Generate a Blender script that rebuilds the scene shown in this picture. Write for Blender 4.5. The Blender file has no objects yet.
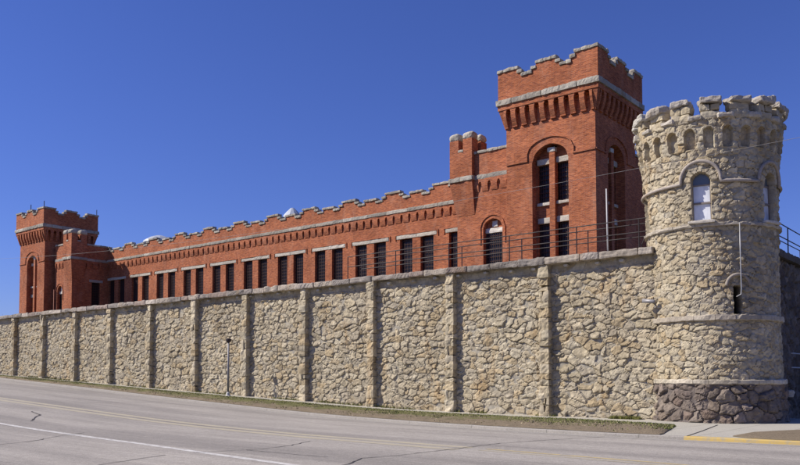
import bpy, math, random
import numpy as np
R = math.radians
scene = bpy.context.scene
COL = scene.collection

# ------------------------------------------------------------------ camera
cd = bpy.data.cameras.new('camera'); cam = bpy.data.objects.new('camera', cd); COL.objects.link(cam)
cam.location = (0, 0, 1.7)
cam.rotation_euler = (R(90 + 2.605), 0, R(39.45))
cd.sensor_width = 36.0; cd.lens = 36.0 * 782 / 800
cd.shift_y = 0.1334
cd.clip_start = 0.1; cd.clip_end = 5000
scene.camera = cam
scene.render.resolution_x = 1024; scene.render.resolution_y = 595

# ------------------------------------------------------------------ light
SUN_EL = 41.0; SUN_AZ = 50.0          # azimuth: degrees from the wall normal towards -X
sx, sy, sz = (-math.sin(R(SUN_AZ)) * math.cos(R(SUN_EL)), -math.cos(R(SUN_AZ)) * math.cos(R(SUN_EL)), math.sin(R(SUN_EL)))
world = bpy.data.worlds.new('World'); scene.world = world; world.use_nodes = True
wn = world.node_tree; wn.nodes.clear()
sky = wn.nodes.new('ShaderNodeTexSky'); sky.sky_type = 'NISHITA'; sky.sun_disc = False
sky.sun_elevation = R(SUN_EL); sky.sun_rotation = math.atan2(sx, sy)
sky.altitude = 0; sky.air_density = 1.1; sky.dust_density = 0.0; sky.ozone_density = 4.5
wbg = wn.nodes.new('ShaderNodeBackground'); wbg.inputs[1].default_value = 0.05
wo = wn.nodes.new('ShaderNodeOutputWorld')
tint = wn.nodes.new('ShaderNodeMix'); tint.data_type = 'RGBA'; tint.blend_type = 'MULTIPLY'; tint.inputs[0].default_value = 1
tint.inputs[7].default_value = (0.86, 0.96, 1.84, 1)      # deep polarised blue
wn.links.new(sky.outputs[0], tint.inputs[6]); wn.links.new(tint.outputs[2], wbg.inputs[0]); wn.links.new(wbg.outputs[0], wo.inputs[0])
sl = bpy.data.lights.new('sun', 'SUN'); sl.energy = 5.0; sl.angle = R(0.53); sl.color = (1.0, 0.93, 0.83)
so = bpy.data.objects.new('sun', sl); COL.objects.link(so)
from mathutils import Vector
so.rotation_euler = Vector((sx, sy, sz)).to_track_quat('Z', 'Y').to_euler()
so.location = (-60, -60, 60)
vs = scene.view_settings
vs.view_transform = 'Standard'; vs.look = 'None'; vs.gamma = 1; vs.use_curve_mapping = False; vs.exposure = 0.30

# ------------------------------------------------------------------ noise
_tab = np.random.RandomState(7).rand(256, 256)
def h2(i, j, s=0):
    i = np.asarray(i).astype(np.int64); j = np.asarray(j).astype(np.int64)
    return _tab[(i * 57 + j * 131 + s * 71 + (i // 256) * 13) & 255, (j * 89 + i * 17 + s * 37 + (j // 256) * 7 + 5) & 255]
def vnoise(x, y, s=0):
    ix = np.floor(x); iy = np.floor(y); fx = x - ix; fy = y - iy
    fx = fx * fx * (3 - 2 * fx); fy = fy * fy * (3 - 2 * fy)
    a = h2(ix, iy, s); b = h2(ix + 1, iy, s); c = h2(ix, iy + 1, s); d = h2(ix + 1, iy + 1, s)
    return (a * (1 - fx) + b * fx) * (1 - fy) + (c * (1 - fx) + d * fx) * fy - .5
def fbm(x, y, s=0, o=4):
    t = 0; a = 1.0
    for k in range(o):
        t = t + a * vnoise(x * 2 ** k, y * 2 ** k, s + k * 11); a *= .5
    return t
def sstep(a, b, x):
    t = np.clip((x - a) / (b - a), 0, 1); return t * t * (3 - 2 * t)
def worley(U, V, su, sv, seed, pn=2.6, wt=.38, jit=.9):
    F1 = np.full(U.shape, 9.); F2 = F1.copy(); ID = np.zeros(U.shape + (2,), dtype=np.int64); DX = np.zeros(U.shape); DY = DX.copy()
    row = np.floor(V / sv)
    for dj in (-2, -1, 0, 1, 2):
        j = row + dj
        off = h2(j, j * 0 + 3, seed) 
        iu = np.floor(U / su - off)
        for di in (-2, -1, 0, 1, 2):
            i = iu + di
            px = i + .5 + off + jit * (h2(i, j, seed + 1) - .5); py = j + .5 + jit * .8 * (h2(i, j, seed + 2) - .5)
            dx = U / su - px; dy = V / sv - py
            a = (h2(i, j, seed + 8) - .5) * .7                      # each stone a little turned
            rx = dx + a * dy; ry = dy - a * dx
            d = (np.abs(rx) ** pn + np.abs(ry) ** pn) ** (1 / pn) - wt * h2(i, j, seed + 3) ** 1.5
            n1 = d < F1
            F2 = np.where(n1, F1, np.minimum(F2, d))
            F1 = np.where(n1, d, F1)
            ID[..., 0] = np.where(n1, i, ID[..., 0]); ID[..., 1] = np.where(n1, j, ID[..., 1])
            DX = np.where(n1, dx, DX); DY = np.where(n1, dy, DY)
    return F1, F2, ID, DX, DY
_B = np.array([(.49, .42, .31), (.53, .47, .36), (.44, .385, .29), (.47, .385, .26), (.57, .52, .42), (.40, .36, .30), (.50, .435, .325), (.45, .41, .34), (.54, .48, .38), (.46, .365, .235), (.48, .43, .34), (.51, .45, .35)])
BUFF = (_B * .68 + np.array([.475, .42, .325]) * .32) * np.array([.87, .845, .77])      # one quarry: stones differ little in hue
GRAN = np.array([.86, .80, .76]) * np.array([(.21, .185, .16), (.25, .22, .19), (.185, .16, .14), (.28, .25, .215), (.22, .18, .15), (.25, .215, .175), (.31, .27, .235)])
def stones(U, V, su, sv, seed, H=.09, pal=BUFF, mortar=(.345, .315, .255), pn=2.1, gap=.085, jit=.95, rough=1.15, warp=1.0):
    wu = U + warp * su * (.22 * fbm(U * 2.6, V * 2.6, seed + 40, 3)); wv = V + warp * sv * (.22 * fbm(U * 2.6 + 9, V * 2.6 + 5, seed + 50, 3))
    F1, F2, ID, DX, DY = worley(wu, wv, su, sv, seed, pn=pn, jit=jit)
    e = F2 - F1
    r1 = h2(ID[..., 0], ID[..., 1], seed + 4); r2 = h2(ID[..., 0], ID[..., 1], seed + 5); r3 = h2(ID[..., 0], ID[..., 1], seed + 6); r4 = h2(ID[..., 0], ID[..., 1], seed + 7)
    m = sstep(.02, gap, e)
    bulge = sstep(.0, .55, e)
    h = H * m * (.38 + .50 * r1 + .16 * bulge) + m * H * .85 * ((r2 - .5) * DX * 1.5 + (r3 - .65) * DY * 1.7)
    # broken facets: a second, finer set of tilted planes
    G1, G2, JD, EX, EY = worley(wu * 1.0 + 3.3, wv + 1.7, su * .52, sv * .55, seed + 60, wt=.2)
    q2 = h2(JD[..., 0], JD[..., 1], seed + 64) - .5; q3 = h2(JD[..., 0], JD[..., 1], seed + 65) - .5; q1 = h2(JD[..., 0], JD[..., 1], seed + 66) - .5
    h = h + m * H * rough * (.30 * q1 + .55 * q2 * EX + .6 * q3 * EY)
    h = h + m * H * .26 * fbm(U * 7, V * 7, seed + 20, 3) + .010 * fbm(U * 13, V * 13, seed + 30, 2)
    fill = H * (.20 + .22 * fbm(U * 3, V * 3, seed + 80, 2)) * (1 - sstep(.10, .42, fbm(U * .8, V * 1.1, seed + 81, 3)))   # mortar mostly flush, raked out in places
    m = np.maximum(m * (h > fill), 0); h = np.maximum(h, fill + .008 * fbm(U * 11, V * 11, seed + 82, 2))
    k = np.clip((r4 * len(pal)).astype(int), 0, len(pal) - 1)
    c = pal[k] * (.87 + .24 * r3[..., None])
    c = c * (1 + .28 * fbm(U * 5, V * 5, seed + 70, 3))[..., None]
    mm = m[..., None]
    c = c * mm + np.array(mortar) * (1 + .2 * fbm(U * 8, V * 8, seed + 71, 2))[..., None] * (1 - mm)
    return h, np.clip(c, 0.01, .9)

# ------------------------------------------------------------------ mesh builder
def tag(o, label=None, cat=None, group=None, kind=None):
    if label: o['label'] = label
    if cat: o['category'] = cat
    if group: o['group'] = group
    if kind: o['kind'] = kind
    return o
def empty(name, loc=(0, 0, 0)):
    o = bpy.data.objects.new(name, None); COL.objects.link(o); o.location = loc; o.empty_display_size = .2
    return o
class MB:
    def __init__(s): s.v = []; s.f = []; s.n = 0; s.c = []
    def add(s, vs, fs, col=None):
        vs = np.asarray(vs, float).reshape(-1, 3)
        s.v.append(vs); s.f.append([tuple(int(i) + s.n for i in f) for f in fs]); s.n += len(vs)
        s.c.append(np.tile(np.array(col if col is not None else (.5, .5, .5), float), (len(vs), 1)) if (col is None or np.ndim(col) == 1) else np.asarray(col, float))
        return s
    def grid(s, P, C=None, mask=None):
        nu, nv = P.shape[:2]; I = np.arange(nu * nv).reshape(nu, nv)
        q = np.stack([I[:-1, :-1], I[1:, :-1], I[1:, 1:], I[:-1, 1:]], -1)
        q = q[mask] if mask is not None else q.reshape(-1, 4)
        s.add(P.reshape(-1, 3), q.tolist(), None if C is None else C.reshape(-1, 3)); return s
    def box(s, x0, x1, y0, y1, z0, z1, col=None):
        vs = [(x, y, z) for x in (x0, x1) for y in (y0, y1) for z in (z0, z1)]
        return s.add(vs, [(0, 1, 3, 2), (4, 6, 7, 5), (0, 4, 5, 1), (2, 3, 7, 6), (0, 2, 6, 4), (1, 5, 7, 3)], col)
    def hexa(s, vs, col=None):        # bottom ring 4, top ring 4
        return s.add(vs, [(3, 2, 1, 0), (4, 5, 6, 7), (0, 1, 5, 4), (1, 2, 6, 5), (2, 3, 7, 6), (3, 0, 4, 7)], col)
    def tube(s, pts, r, n=8, cap=True):
        pts = [Vector(p) for p in pts]; rs = r if isinstance(r, (list, tuple)) else [r] * len(pts); V = []; Fc = []
        ref = None
        for i, p in enumerate(pts):
            t = (pts[min(i + 1, len(pts) - 1)] - pts[max(i - 1, 0)]).normalized()
            if ref is None: ref = Vector((0, 0, 1)) if abs(t.z) < .9 else Vector((1, 0, 0))
            a = t.cross(ref).normalized(); b = a.cross(t).normalized(); ref = b
            for k in range(n):
                w = 2 * math.pi * k / n; V.append(tuple(p + (a * math.cos(w) + b * math.sin(w)) * rs[i]))
        for i in range(len(pts) - 1):
            for k in range(n):
                Fc.append((i * n + k, i * n + (k + 1) % n, (i + 1) * n + (k + 1) % n, (i + 1) * n + k))
        if cap: Fc += [tuple(range(n))[::-1], tuple((len(pts) - 1) * n + k for k in range(n))]
        return s.add(V, Fc)
    def lathe(s, prof, cx, cy, n=20):
        V = []; Fc = []
        for (r, z) in prof:
            for k in range(n):
                w = 2 * math.pi * k / n; V.append((cx + r * math.cos(w), cy + r * math.sin(w), z))
        for i in range(len(prof) - 1):
            for k in range(n): Fc.append((i * n + k, i * n + (k + 1) % n, (i + 1) * n + (k + 1) % n, (i + 1) * n + k))
        Fc += [tuple(range(n))[::-1], tuple((len(prof) - 1) * n + k for k in range(n))]
        return s.add(V, Fc)
    def block(s, c, hs, rot=0, amp=.02, r=.04, seed=0, res=.11, col=None, maxn=14):
        """rough rounded stone block; returns self"""
        hs = np.array(hs, float); r = min(r, hs.min() * .9)
        n = np.clip(np.ceil(2 * hs / res).astype(int), 2, maxn)
        V = []; Fc = []; base = 0
        for ax in range(3):
            a, b = [k for k in range(3) if k != ax]
            for sg in (-1, 1):
                ga, gb = np.meshgrid(np.linspace(-1, 1, n[a] + 1), np.linspace(-1, 1, n[b] + 1), indexing='ij')
                # keep a tight loop near the edges so that they read as worn arrises
                P = np.zeros(ga.shape + (3,)); P[..., a] = ga; P[..., b] = gb; P[..., ax] = sg
                V.append(P.reshape(-1, 3)); I = np.arange(P[..., 0].size).reshape(ga.shape) + base; base += I.size
                q = np.stack([I[:-1, :-1], I[1:, :-1], I[1:, 1:], I[:-1, 1:]], -1).reshape(-1, 4)
                flip = (sg > 0) == (ax == 1)
                Fc += (q[:, ::-1] if flip else q).tolist()
        P = np.concatenate(V) * hs
        inner = np.clip(P, -(hs - r), hs - r); d = P - inner; L = np.linalg.norm(d, axis=1, keepdims=True); L[L < 1e-9] = 1
        nd = d / L; P = inner + nd * r
        rs = np.random.RandomState(seed & 0xffff)
        D = np.zeros(len(P))
        for k in range(7):
            w = rs.randn(3) * (5 if k < 3 else 13 if k < 5 else 25); D += (1, 1, 1, .6, .6, .45, .45)[k] * np.sin(P @ w + rs.rand() * 6.3)
        P = P + nd * (D * amp * .4)[:, None]
        cr, sr = math.cos(rot), math.sin(rot)
        X = P[:, 0] * cr - P[:, 1] * sr; Y = P[:, 0] * sr + P[:, 1] * cr
        P = np.stack([X, Y, P[:, 2]], -1) + np.array(c)
        if col is None: col = (.5, .46, .39)
        col = np.array(col) * (.82 + .34 * rs.rand())
        return s.add(P, Fc, col)
    def build(s, name, mat, parent=None, smooth=False, weld=False):
        me = bpy.data.meshes.new(name)
        V = np.concatenate(s.v) if s.v else np.zeros((0, 3)); Fc = [f for l in s.f for f in l]
        me.from_pydata(V.tolist() if len(V) < 200 else [tuple(p) for p in V], [], Fc)
        C = np.concatenate(s.c); at = me.color_attributes.new('col', 'FLOAT_COLOR', 'POINT')
        at.data.foreach_set('color', np.concatenate([C, np.ones((len(C), 1))], 1).astype(np.float32).ravel())
        if smooth: me.polygons.foreach_set('use_smooth', [True] * len(me.polygons))
        me.materials.append(mat); me.update()
        o = bpy.data.objects.new(name, me); COL.objects.link(o)
        if parent is not None:
            o.parent = parent
            # parents sit at the thing's base, meshes are in world coordinates
            w = Vector(parent.location); q = parent.parent
            while q is not None: w = w + Vector(q.location); q = q.parent
            if parent.type != 'EMPTY' and parent.parent is None: w = Vector(parent.location)
            o.location = -w
        return o
def part(mb, name, mat, parent, **k):
    return mb.build(name, mat, parent, **k)

# frames: a = coordinate along the face, d = outward, z = up
class FR:
    def __init__(s, kind, c): s.k = kind; s.c = c
    def __call__(s, a, d, z):
        if s.k == 'front': return (a, s.c - d, z)
        if s.k == 'back': return (a, s.c + d, z)
        if s.k == 'right': return (s.c + d, a, z)
        return (s.c - d, a, z)
def fbox(mb, fr, a0, a1, d0, d1, z0, z1, col=None):
    p = fr(a0, d0, z0); q = fr(a1, d1, z1)
    return mb.box(min(p[0], q[0]), max(p[0], q[0]), min(p[1], q[1]), max(p[1], q[1]), z0, z1, col)
def fprism(mb, fr, prof, d0, d1):
    """polygon prof [(a,z)] extruded from d0 to d1"""
    n = len(prof); V = [fr(a, d1, z) for a, z in prof] + [fr(a, d0, z) for a, z in prof]
    F = [tuple(range(n)), tuple(range(2 * n - 1, n - 1, -1))] + [(i, (i + 1) % n, n + (i + 1) % n, n + i) for i in range(n)]
    return mb.add(V, F)
def fside(mb, fr, prof, a0, a1):
    """profile prof [(d,z)] swept along a"""
    n = len(prof); V = [fr(a0, d, z) for d, z in prof] + [fr(a1, d, z) for d, z in prof]
    F = [tuple(range(n)), tuple(range(2 * n - 1, n - 1, -1))] + [(i, (i + 1) % n, n + (i + 1) % n, n + i) for i in range(n)]
    return mb.add(V, F)
def arch_top(a0, a1, zs, zt, pointed=0.0, n=12):
    """points of an arch from a0 to a1, springing zs, crown zt"""
    c = (a0 + a1) / 2; w = (a1 - a0) / 2; out = []
    for i in range(n + 1):
        t = -1 + 2 * i / n
        e = math.sqrt(max(0, 1 - abs(t) ** (2 - pointed)))
        out.append((c + w * t, zs + (zt - zs) * e))
    return out
def wall_face(mb, fr, a0, a1, z0, z1, holes, depth, d=0.0):
    """front face at d with openings; holes = [(x0,x1,zb,[(a,z) top points])]; reveals go back by depth"""
    cur = a0
    for (x0, x1, zb, top) in sorted(holes, key=lambda h: h[0]):
        if x0 > cur: mb.add([fr(cur, d, z0), fr(x0, d, z0), fr(x0, d, z1), fr(cur, d, z1)], [(0, 1, 2, 3)])
        if zb > z0: mb.add([fr(x0, d, z0), fr(x1, d, z0), fr(x1, d, zb), fr(x0, d, zb)], [(0, 1, 2, 3)])
        for (p, q) in zip(top[:-1], top[1:]):
            mb.add([fr(p[0], d, p[1]), fr(q[0], d, q[1]), fr(q[0], d, z1), fr(p[0], d, z1)], [(0, 1, 2, 3)])
            mb.add([fr(p[0], d, p[1]), fr(q[0], d, q[1]), fr(q[0], d - depth, q[1]), fr(p[0], d - depth, p[1])], [(0, 1, 2, 3)])
        for x, zt in ((x0, top[0][1]), (x1, top[-1][1])):
            mb.add([fr(x, d, zb), fr(x, d, zt), fr(x, d - depth, zt), fr(x, d - depth, zb)], [(0, 1, 2, 3)])
        mb.add([fr(x0, d, zb), fr(x1, d, zb), fr(x1, d - depth, zb), fr(x0, d - depth, zb)], [(0, 1, 2, 3)])
        cur = x1
    if cur < a1: mb.add([fr(cur, d, z0), fr(a1, d, z0), fr(a1, d, z1), fr(cur, d, z1)], [(0, 1, 2, 3)])

# ------------------------------------------------------------------ materials
def mat(name):
    m = bpy.data.materials.new(name); m.use_nodes = True; nt = m.node_tree; b = nt.nodes['Principled BSDF']
    return m, nt, b
def N(nt, t, **k):
    n = nt.nodes.new(t)
    for a, v in k.items():
        if a in n.inputs.keys(): n.inputs[a].default_value = v
        else: setattr(n, a, v)
    return n
def ramp(nt, src, stops, interp='LINEAR'):
    r = nt.nodes.new('ShaderNodeValToRGB'); e = r.color_ramp.elements; r.color_ramp.interpolation = interp
    while len(e) < len(stops): e.new(.5)
    for k, (p, c) in enumerate(stops): e[k].position = p; e[k].color = (*c, 1) if len(c) == 3 else c
    nt.links.new(src, r.inputs[0]); return r.outputs[0]
def mix(nt, fac, a, b, mode='MIX'):
    m = nt.nodes.new('ShaderNodeMix'); m.data_type = 'RGBA'; m.blend_type = mode
    for s, v in ((m.inputs[0], fac), (m.inputs[6], a), (m.inputs[7], b)):
        if isinstance(v, (int, float)): s.default_value = v
        elif isinstance(v, tuple): s.default_value = (*v, 1) if len(v) == 3 else v
        else: nt.links.new(v, s)
    return m.outputs[2]
def noise(nt, vec, scale, detail=4, rough=.55, dist=0):
    n = nt.nodes.new('ShaderNodeTexNoise'); n.inputs['Scale'].default_value = scale; n.inputs['Detail'].default_value = detail
    n.inputs['Roughness'].default_value = rough; n.inputs['Distortion'].default_value = dist
    if vec is not None: nt.links.new(vec, n.inputs['Vector'])
    return n.outputs['Fac']
def geo(nt): return nt.nodes.new('ShaderNodeNewGeometry').outputs['Position']
def mapping(nt, vec, scale=(1, 1, 1), rot=(0, 0, 0)):
    m = nt.nodes.new('ShaderNodeMapping'); nt.links.new(vec, m.inputs[0]); m.inputs['Scale'].default_value = scale; m.inputs['Rotation'].default_value = rot
    return m.outputs[0]
def bump(nt, b, h, s=.3, dist=.02):
    n = nt.nodes.new('ShaderNodeBump'); n.inputs['Strength'].default_value = s; n.inputs['Distance'].default_value = dist
    nt.links.new(h, n.inputs['Height']); nt.links.new(n.outputs[0], b.inputs['Normal'])
def simple(name, col, rough=.8, metal=0, var=.15, scale=3, bs=0, spec=.3):
    m, nt, b = mat(name); p = geo(nt); f = noise(nt, p, scale, 5)
    c = mix(nt, f, tuple(x * (1 - var) for x in col), tuple(min(1, x * (1 + var)) for x in col))
    nt.links.new(c, b.inputs['Base Color']); b.inputs['Roughness'].default_value = rough; b.inputs['Metallic'].default_value = metal
    b.inputs['Specular IOR Level'].default_value = spec
    if bs: bump(nt, b, noise(nt, p, scale * 6, 5), bs, .02)
    return m
def stone_mat(name, stain=True, gain=1.0, grain=.35):
    m, nt, b = mat(name); p = geo(nt)
    a = nt.nodes.new('ShaderNodeAttribute'); a.attribute_name = 'col'
    g = noise(nt, p, 9, 6, .65)
    c = mix(nt, 1.0, a.outputs['Color'], ramp(nt, g, [(.25, (.72 * gain,) * 3), (.75, (1.25 * gain,) * 3)]), 'MULTIPLY')
    if stain:
        s = noise(nt, mapping(nt, p, (.9, .9, .28)), 1.1, 5, .6, .4)
        sf = ramp(nt, s, [(.60, (0, 0, 0)), (.74, (1, 1, 1))])
        c = mix(nt, mixf(nt, sf, .55), c, mix(nt, 1.0, c, (.92, .66, .36), 'MULTIPLY'))
        s2 = noise(nt, mapping(nt, p, (.8, .8, .35)), .7, 6, .65)
        c = mix(nt, mixf(nt, ramp(nt, s2, [(.48, (0, 0, 0)), (.72, (1, 1, 1))]), .85), c, mix(nt, 1.0, c, (.68, .655, .63), 'MULTIPLY'))
    nt.links.new(c, b.inputs['Base Color']); b.inputs['Roughness'].default_value = .95; b.inputs['Specular IOR Level'].default_value = .12
    bump(nt, b, noise(nt, p, 26, 6, .7), grain, .03)
    return m
def mixf(nt, f, k):
    n = nt.nodes.new('ShaderNodeMath'); n.operation = 'MULTIPLY'; nt.links.new(f, n.inputs[0]); n.inputs[1].default_value = k; return n.outputs[0]
M = {}
M['rubble'] = stone_mat('rubble_stone'); M['cap'] = stone_mat('coping_stone', stain=True, grain=.5)
M['trim'] = stone_mat('trim_stone', stain=False, grain=.4)
def brick_mat():
    m, nt, b = mat('red_brick'); p = geo(nt)
    sp = nt.nodes.new('ShaderNodeSeparateXYZ'); nt.links.new(p, sp.inputs[0])
    ad = nt.nodes.new('ShaderNodeMath'); ad.operation = 'ADD'; nt.links.new(sp.outputs[0], ad.inputs[0]); nt.links.new(sp.outputs[1], ad.inputs[1])
    cb = nt.nodes.new('ShaderNodeCombineXYZ'); nt.links.new(ad.outputs[0], cb.inputs[0]); nt.links.new(sp.outputs[2], cb.inputs[1])
    br = nt.nodes.new('ShaderNodeTexBrick'); nt.links.new(cb.outputs[0], br.inputs['Vector'])
    br.inputs['Scale'].default_value = 1.0; br.inputs['Brick Width'].default_value = .23; br.inputs['Row Height'].default_value = .077
    br.inputs['Mortar Size'].default_value = .007; br.inputs['Mortar Smooth'].default_value = .3; br.inputs['Bias'].default_value = -.1
    br.inputs['Color1'].default_value = (.44, .132, .050, 1); br.inputs['Color2'].default_value = (.235, .060, .029, 1); br.inputs['Mortar'].default_value = (.37, .225, .15, 1)
    c = br.outputs['Color']
    n1 = noise(nt, p, .45, 5, .6); c = mix(nt, 1.0, c, ramp(nt, n1, [(.3, (.76, .73, .71)), (.7, (1.18, 1.20, 1.22))]), 'MULTIPLY')
    n2 = noise(nt, mapping(nt, cb.outputs[0], (2.2, 14, 1)), 1.0, 5, .7); c = mix(nt, 1.0, c, ramp(nt, n2, [(.32, (.62, .58, .56)), (.68, (1.32, 1.36, 1.40))]), 'MULTIPLY')
    n3 = noise(nt, mapping(nt, p, (1.6, 1.6, .5)), .55, 6, .7, .5); c = mix(nt, mixf(nt, ramp(nt, n3, [(.52, (0, 0, 0)), (.74, (1, 1, 1))]), .34), c, (.50, .29, .20))
    n5 = noise(nt, mapping(nt, p, (2.4, 2.4, .22)), .8, 5, .65); c = mix(nt, mixf(nt, ramp(nt, n5, [(.56, (0, 0, 0)), (.74, (1, 1, 1))]), .45), c, mix(nt, 1.0, c, (.55, .50, .48), 'MULTIPLY'))   # soot streaks
    nt.links.new(c, b.inputs['Base Color']); b.inputs['Roughness'].default_value = .92; b.inputs['Specular IOR Level'].default_value = .15
    n4 = noise(nt, cb.outputs[0], 11, 4, .6)
    bump(nt, b, br.outputs['Fac'], .25, -.006)
    return m
M['brick'] = brick_mat()
M['glass_dark'] = simple('dark_window', (.012, .013, .017), .35, 0, .5, 2, spec=.4)
M['bars'] = simple('rusty_bars', (.075, .038, .032), .7, 0, .3, 6)
M['pipe_red'] = simple('painted_downpipe', (.22, .05, .025), .6)
M['roof'] = simple('roof_felt', (.09, .085, .08), .95)
M['rail'] = simple('dark_rail_paint', (.035, .026, .026), .6)
M['galv'] = simple('galvanised_metal', (.36, .36, .36), .45, .3, .1, 5)
M['white_metal'] = simple('white_metal', (.52, .52, .52), .4, 0, .05)
M['cowl'] = simple('weathered_aluminium', (.42, .45, .50), .55, .2, .25, 2)
M['pole'] = simple('lamp_pole_paint', (.26, .25, .25), .5, .2)
M['wire'] = simple('wire', (.05, .05, .05), .6)
M['wood'] = simple('bark', (.16, .13, .10), .9)
M['plinth'] = simple('pale_concrete', (.55, .53, .49), .9)
M['rod'] = simple('rod', (.03, .03, .03), .6)

def g(X):        # ground height along the wall
    return float(np.interp(X, GX, GZ))
GX0 = np.array([-400, -110, -67, -51, -39.6, -30.8, -23.9, -18, -11, 300.]); GZ0 = np.array([7.0, 3.55, 1.77, 1.12, .65, .33, .08, .0, 0, 0])
GX = np.linspace(-400, 300, 1401); GZ = np.interp(GX, GX0, GZ0); _k = np.hanning(17); _k /= _k.sum(); GZ = np.convolve(np.pad(GZ, 8, 'edge'), _k, 'valid')

# ------------------------------------------------------------------ stone wall along the road
def build_wall():
    t = empty('prison_wall', (-50, 29, g(-50)))
    tag(t, 'long pale rubble stone wall with flat coping running along the road', 'stone wall')
    Y0 = 29.0; ZT = 6.28
    xs = np.concatenate([np.arange(-100, -60, .09), np.arange(-60, -38, .06), np.arange(-38, -11.0, .036)]); zs = np.arange(0, 1.0001, 1 / 170.)
    U, S = np.meshgrid(xs, zs, indexing='ij'); zb = np.interp(U, GX, GZ) - .12; V = zb + S * (ZT - zb)
    h, c = stones(U, V, .42, .25, 3, H=.088)
    big = sstep(-.05, .25, fbm(U * .35, V * .5, 91, 2))
    h2_, c2 = stones(U, V, .56, .35, 5, H=.105)
    sel = big[..., None] > .5
    h = np.where(big > .5, h2_, h); c = np.where(sel, c2, c)
    h = h * (1 - .8 * sstep(5.90, 5.98, V + .05 * fbm(U * 1.7, V * 0, 12, 2)))            # shallow course under the coping
    P = np.stack([U, Y0 - h + .02, V], -1)
    part(MB().grid(P, c), 'stone_face', M['rubble'], t)
    b = MB(); n = 40
    X = np.linspace(-100, -11.0, n)
    for a, d in zip(X[:-1], X[1:]):
        za = g(a) - .4
        b.box(a, d, Y0 + .03, Y0 + 1.35, za, ZT, (.42, .38, .31))
    part(b, 'wall_core', M['rubble'], t)
    # coping stones
    b = MB(); x = -100.0; rs = random.Random(5); k = 0
    while x < -11.4:
        L = rs.uniform(.75, 1.7); x1 = min(x + L, -11.25)
        col = rs.choice([(.33, .29, .25), (.42, .37, .31), (.27, .24, .21), (.38, .33, .27), (.31, .25, .21)])
        j = rs.uniform(-.03, .03)
        b.block(((x + x1) / 2, Y0 + .46 + j, ZT + .135 + rs.uniform(-.015, .015)), ((x1 - x) / 2 - .006, .87, .138 + rs.uniform(-.02, .02)), rs.uniform(-.010, .010), .032, .05, k, col=col, res=.08 if x > -45 else .2)
        x = x1; k += 1
    part(b, 'coping', M['cap'], t)
    # small put-log stones just under the coping
    b = MB(); x = -60.0
    while x < -12:
        b.block((x, Y0 - .06, ZT - .12 + rs.uniform(-.03, .03)), (.09, .14, .055), 0, .02, .03, k, col=(.5, .46, .38)); x += rs.uniform(.9, 1.5); k += 1
    part(b, 'corbel_stone', M['cap'], t)
    # pilasters
    px = -15.93
    i = 0
    while px > -99:
        b = MB(); z = g(px) - .1; rs2 = random.Random(100 + i); i += 1
        while z < ZT - .02:
            hh = rs2.uniform(.2, .48); z1 = min(z + hh, ZT + .0)
            if ZT - z1 < .12: z1 = ZT
            w = rs2.choice([.20, .235, .22, .24]); kk = rs2.choice(range(len(BUFF)))
            sh = .24 - w
            if rs2.random() < .35 and hh > .25:   # two stones side by side
                s = rs2.uniform(.35, .65) * 2 * w; x0 = px - .22
                b.block((x0 + s / 2, Y0 - .08 + rs2.uniform(-.03, .03), (z + z1) / 2), (s / 2 - .004, .25, (z1 - z) / 2 + .006), 0, .05, .03, rs2.randrange(9999), col=BUFF[kk] * 1.05)
                b.block((px + .24 - (.46 - s) / 2, Y0 - .08, (z + z1) / 2), ((.46 - s) / 2 - .004, .25, (z1 - z) / 2 + .006), 0, .05, .03, rs2.randrange(9999), col=BUFF[(kk + 3) % 10] * .95)
            else:
                b.block((px + sh * .9, Y0 - .08 + rs2.uniform(-.03, .02), (z + z1) / 2), (w, .25, (z1 - z) / 2 + .006), 0, .05, .03, rs2.randrange(9999), col=BUFF[kk] * 1.08)
            z = z1
        part(b, 'pilaster', M['cap'], t)
        px -= 4.80
    # walkway slab on top
    return t
build_wall()

def build_side_wall():
    t = empty('side_wall', (-8.0, 46, 0)); tag(t, 'shaded rubble wall running back from behind the round tower', 'stone wall')
    ys = np.arange(31, 75, .08); zs = np.arange(-.15, 6.3, .08); U, V = np.meshgrid(ys, zs, indexing='ij')
    h, c = stones(U, V, .5, .33, 21, H=.12, pal=GRAN * .75, mortar=(.10, .085, .07))  # deep shade put into the colour: stones, mortar, core and coping darkened
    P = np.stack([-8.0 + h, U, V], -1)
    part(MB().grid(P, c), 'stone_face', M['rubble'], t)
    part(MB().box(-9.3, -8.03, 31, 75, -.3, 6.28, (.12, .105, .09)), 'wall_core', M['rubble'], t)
    b = MB(); y = 32.0; rs = random.Random(8); k = 300
    while y < 75:
        L = rs.uniform(.8, 1.7)
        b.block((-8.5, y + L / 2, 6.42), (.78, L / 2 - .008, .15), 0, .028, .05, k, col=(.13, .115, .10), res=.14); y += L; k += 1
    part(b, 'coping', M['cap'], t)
build_side_wall()

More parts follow.
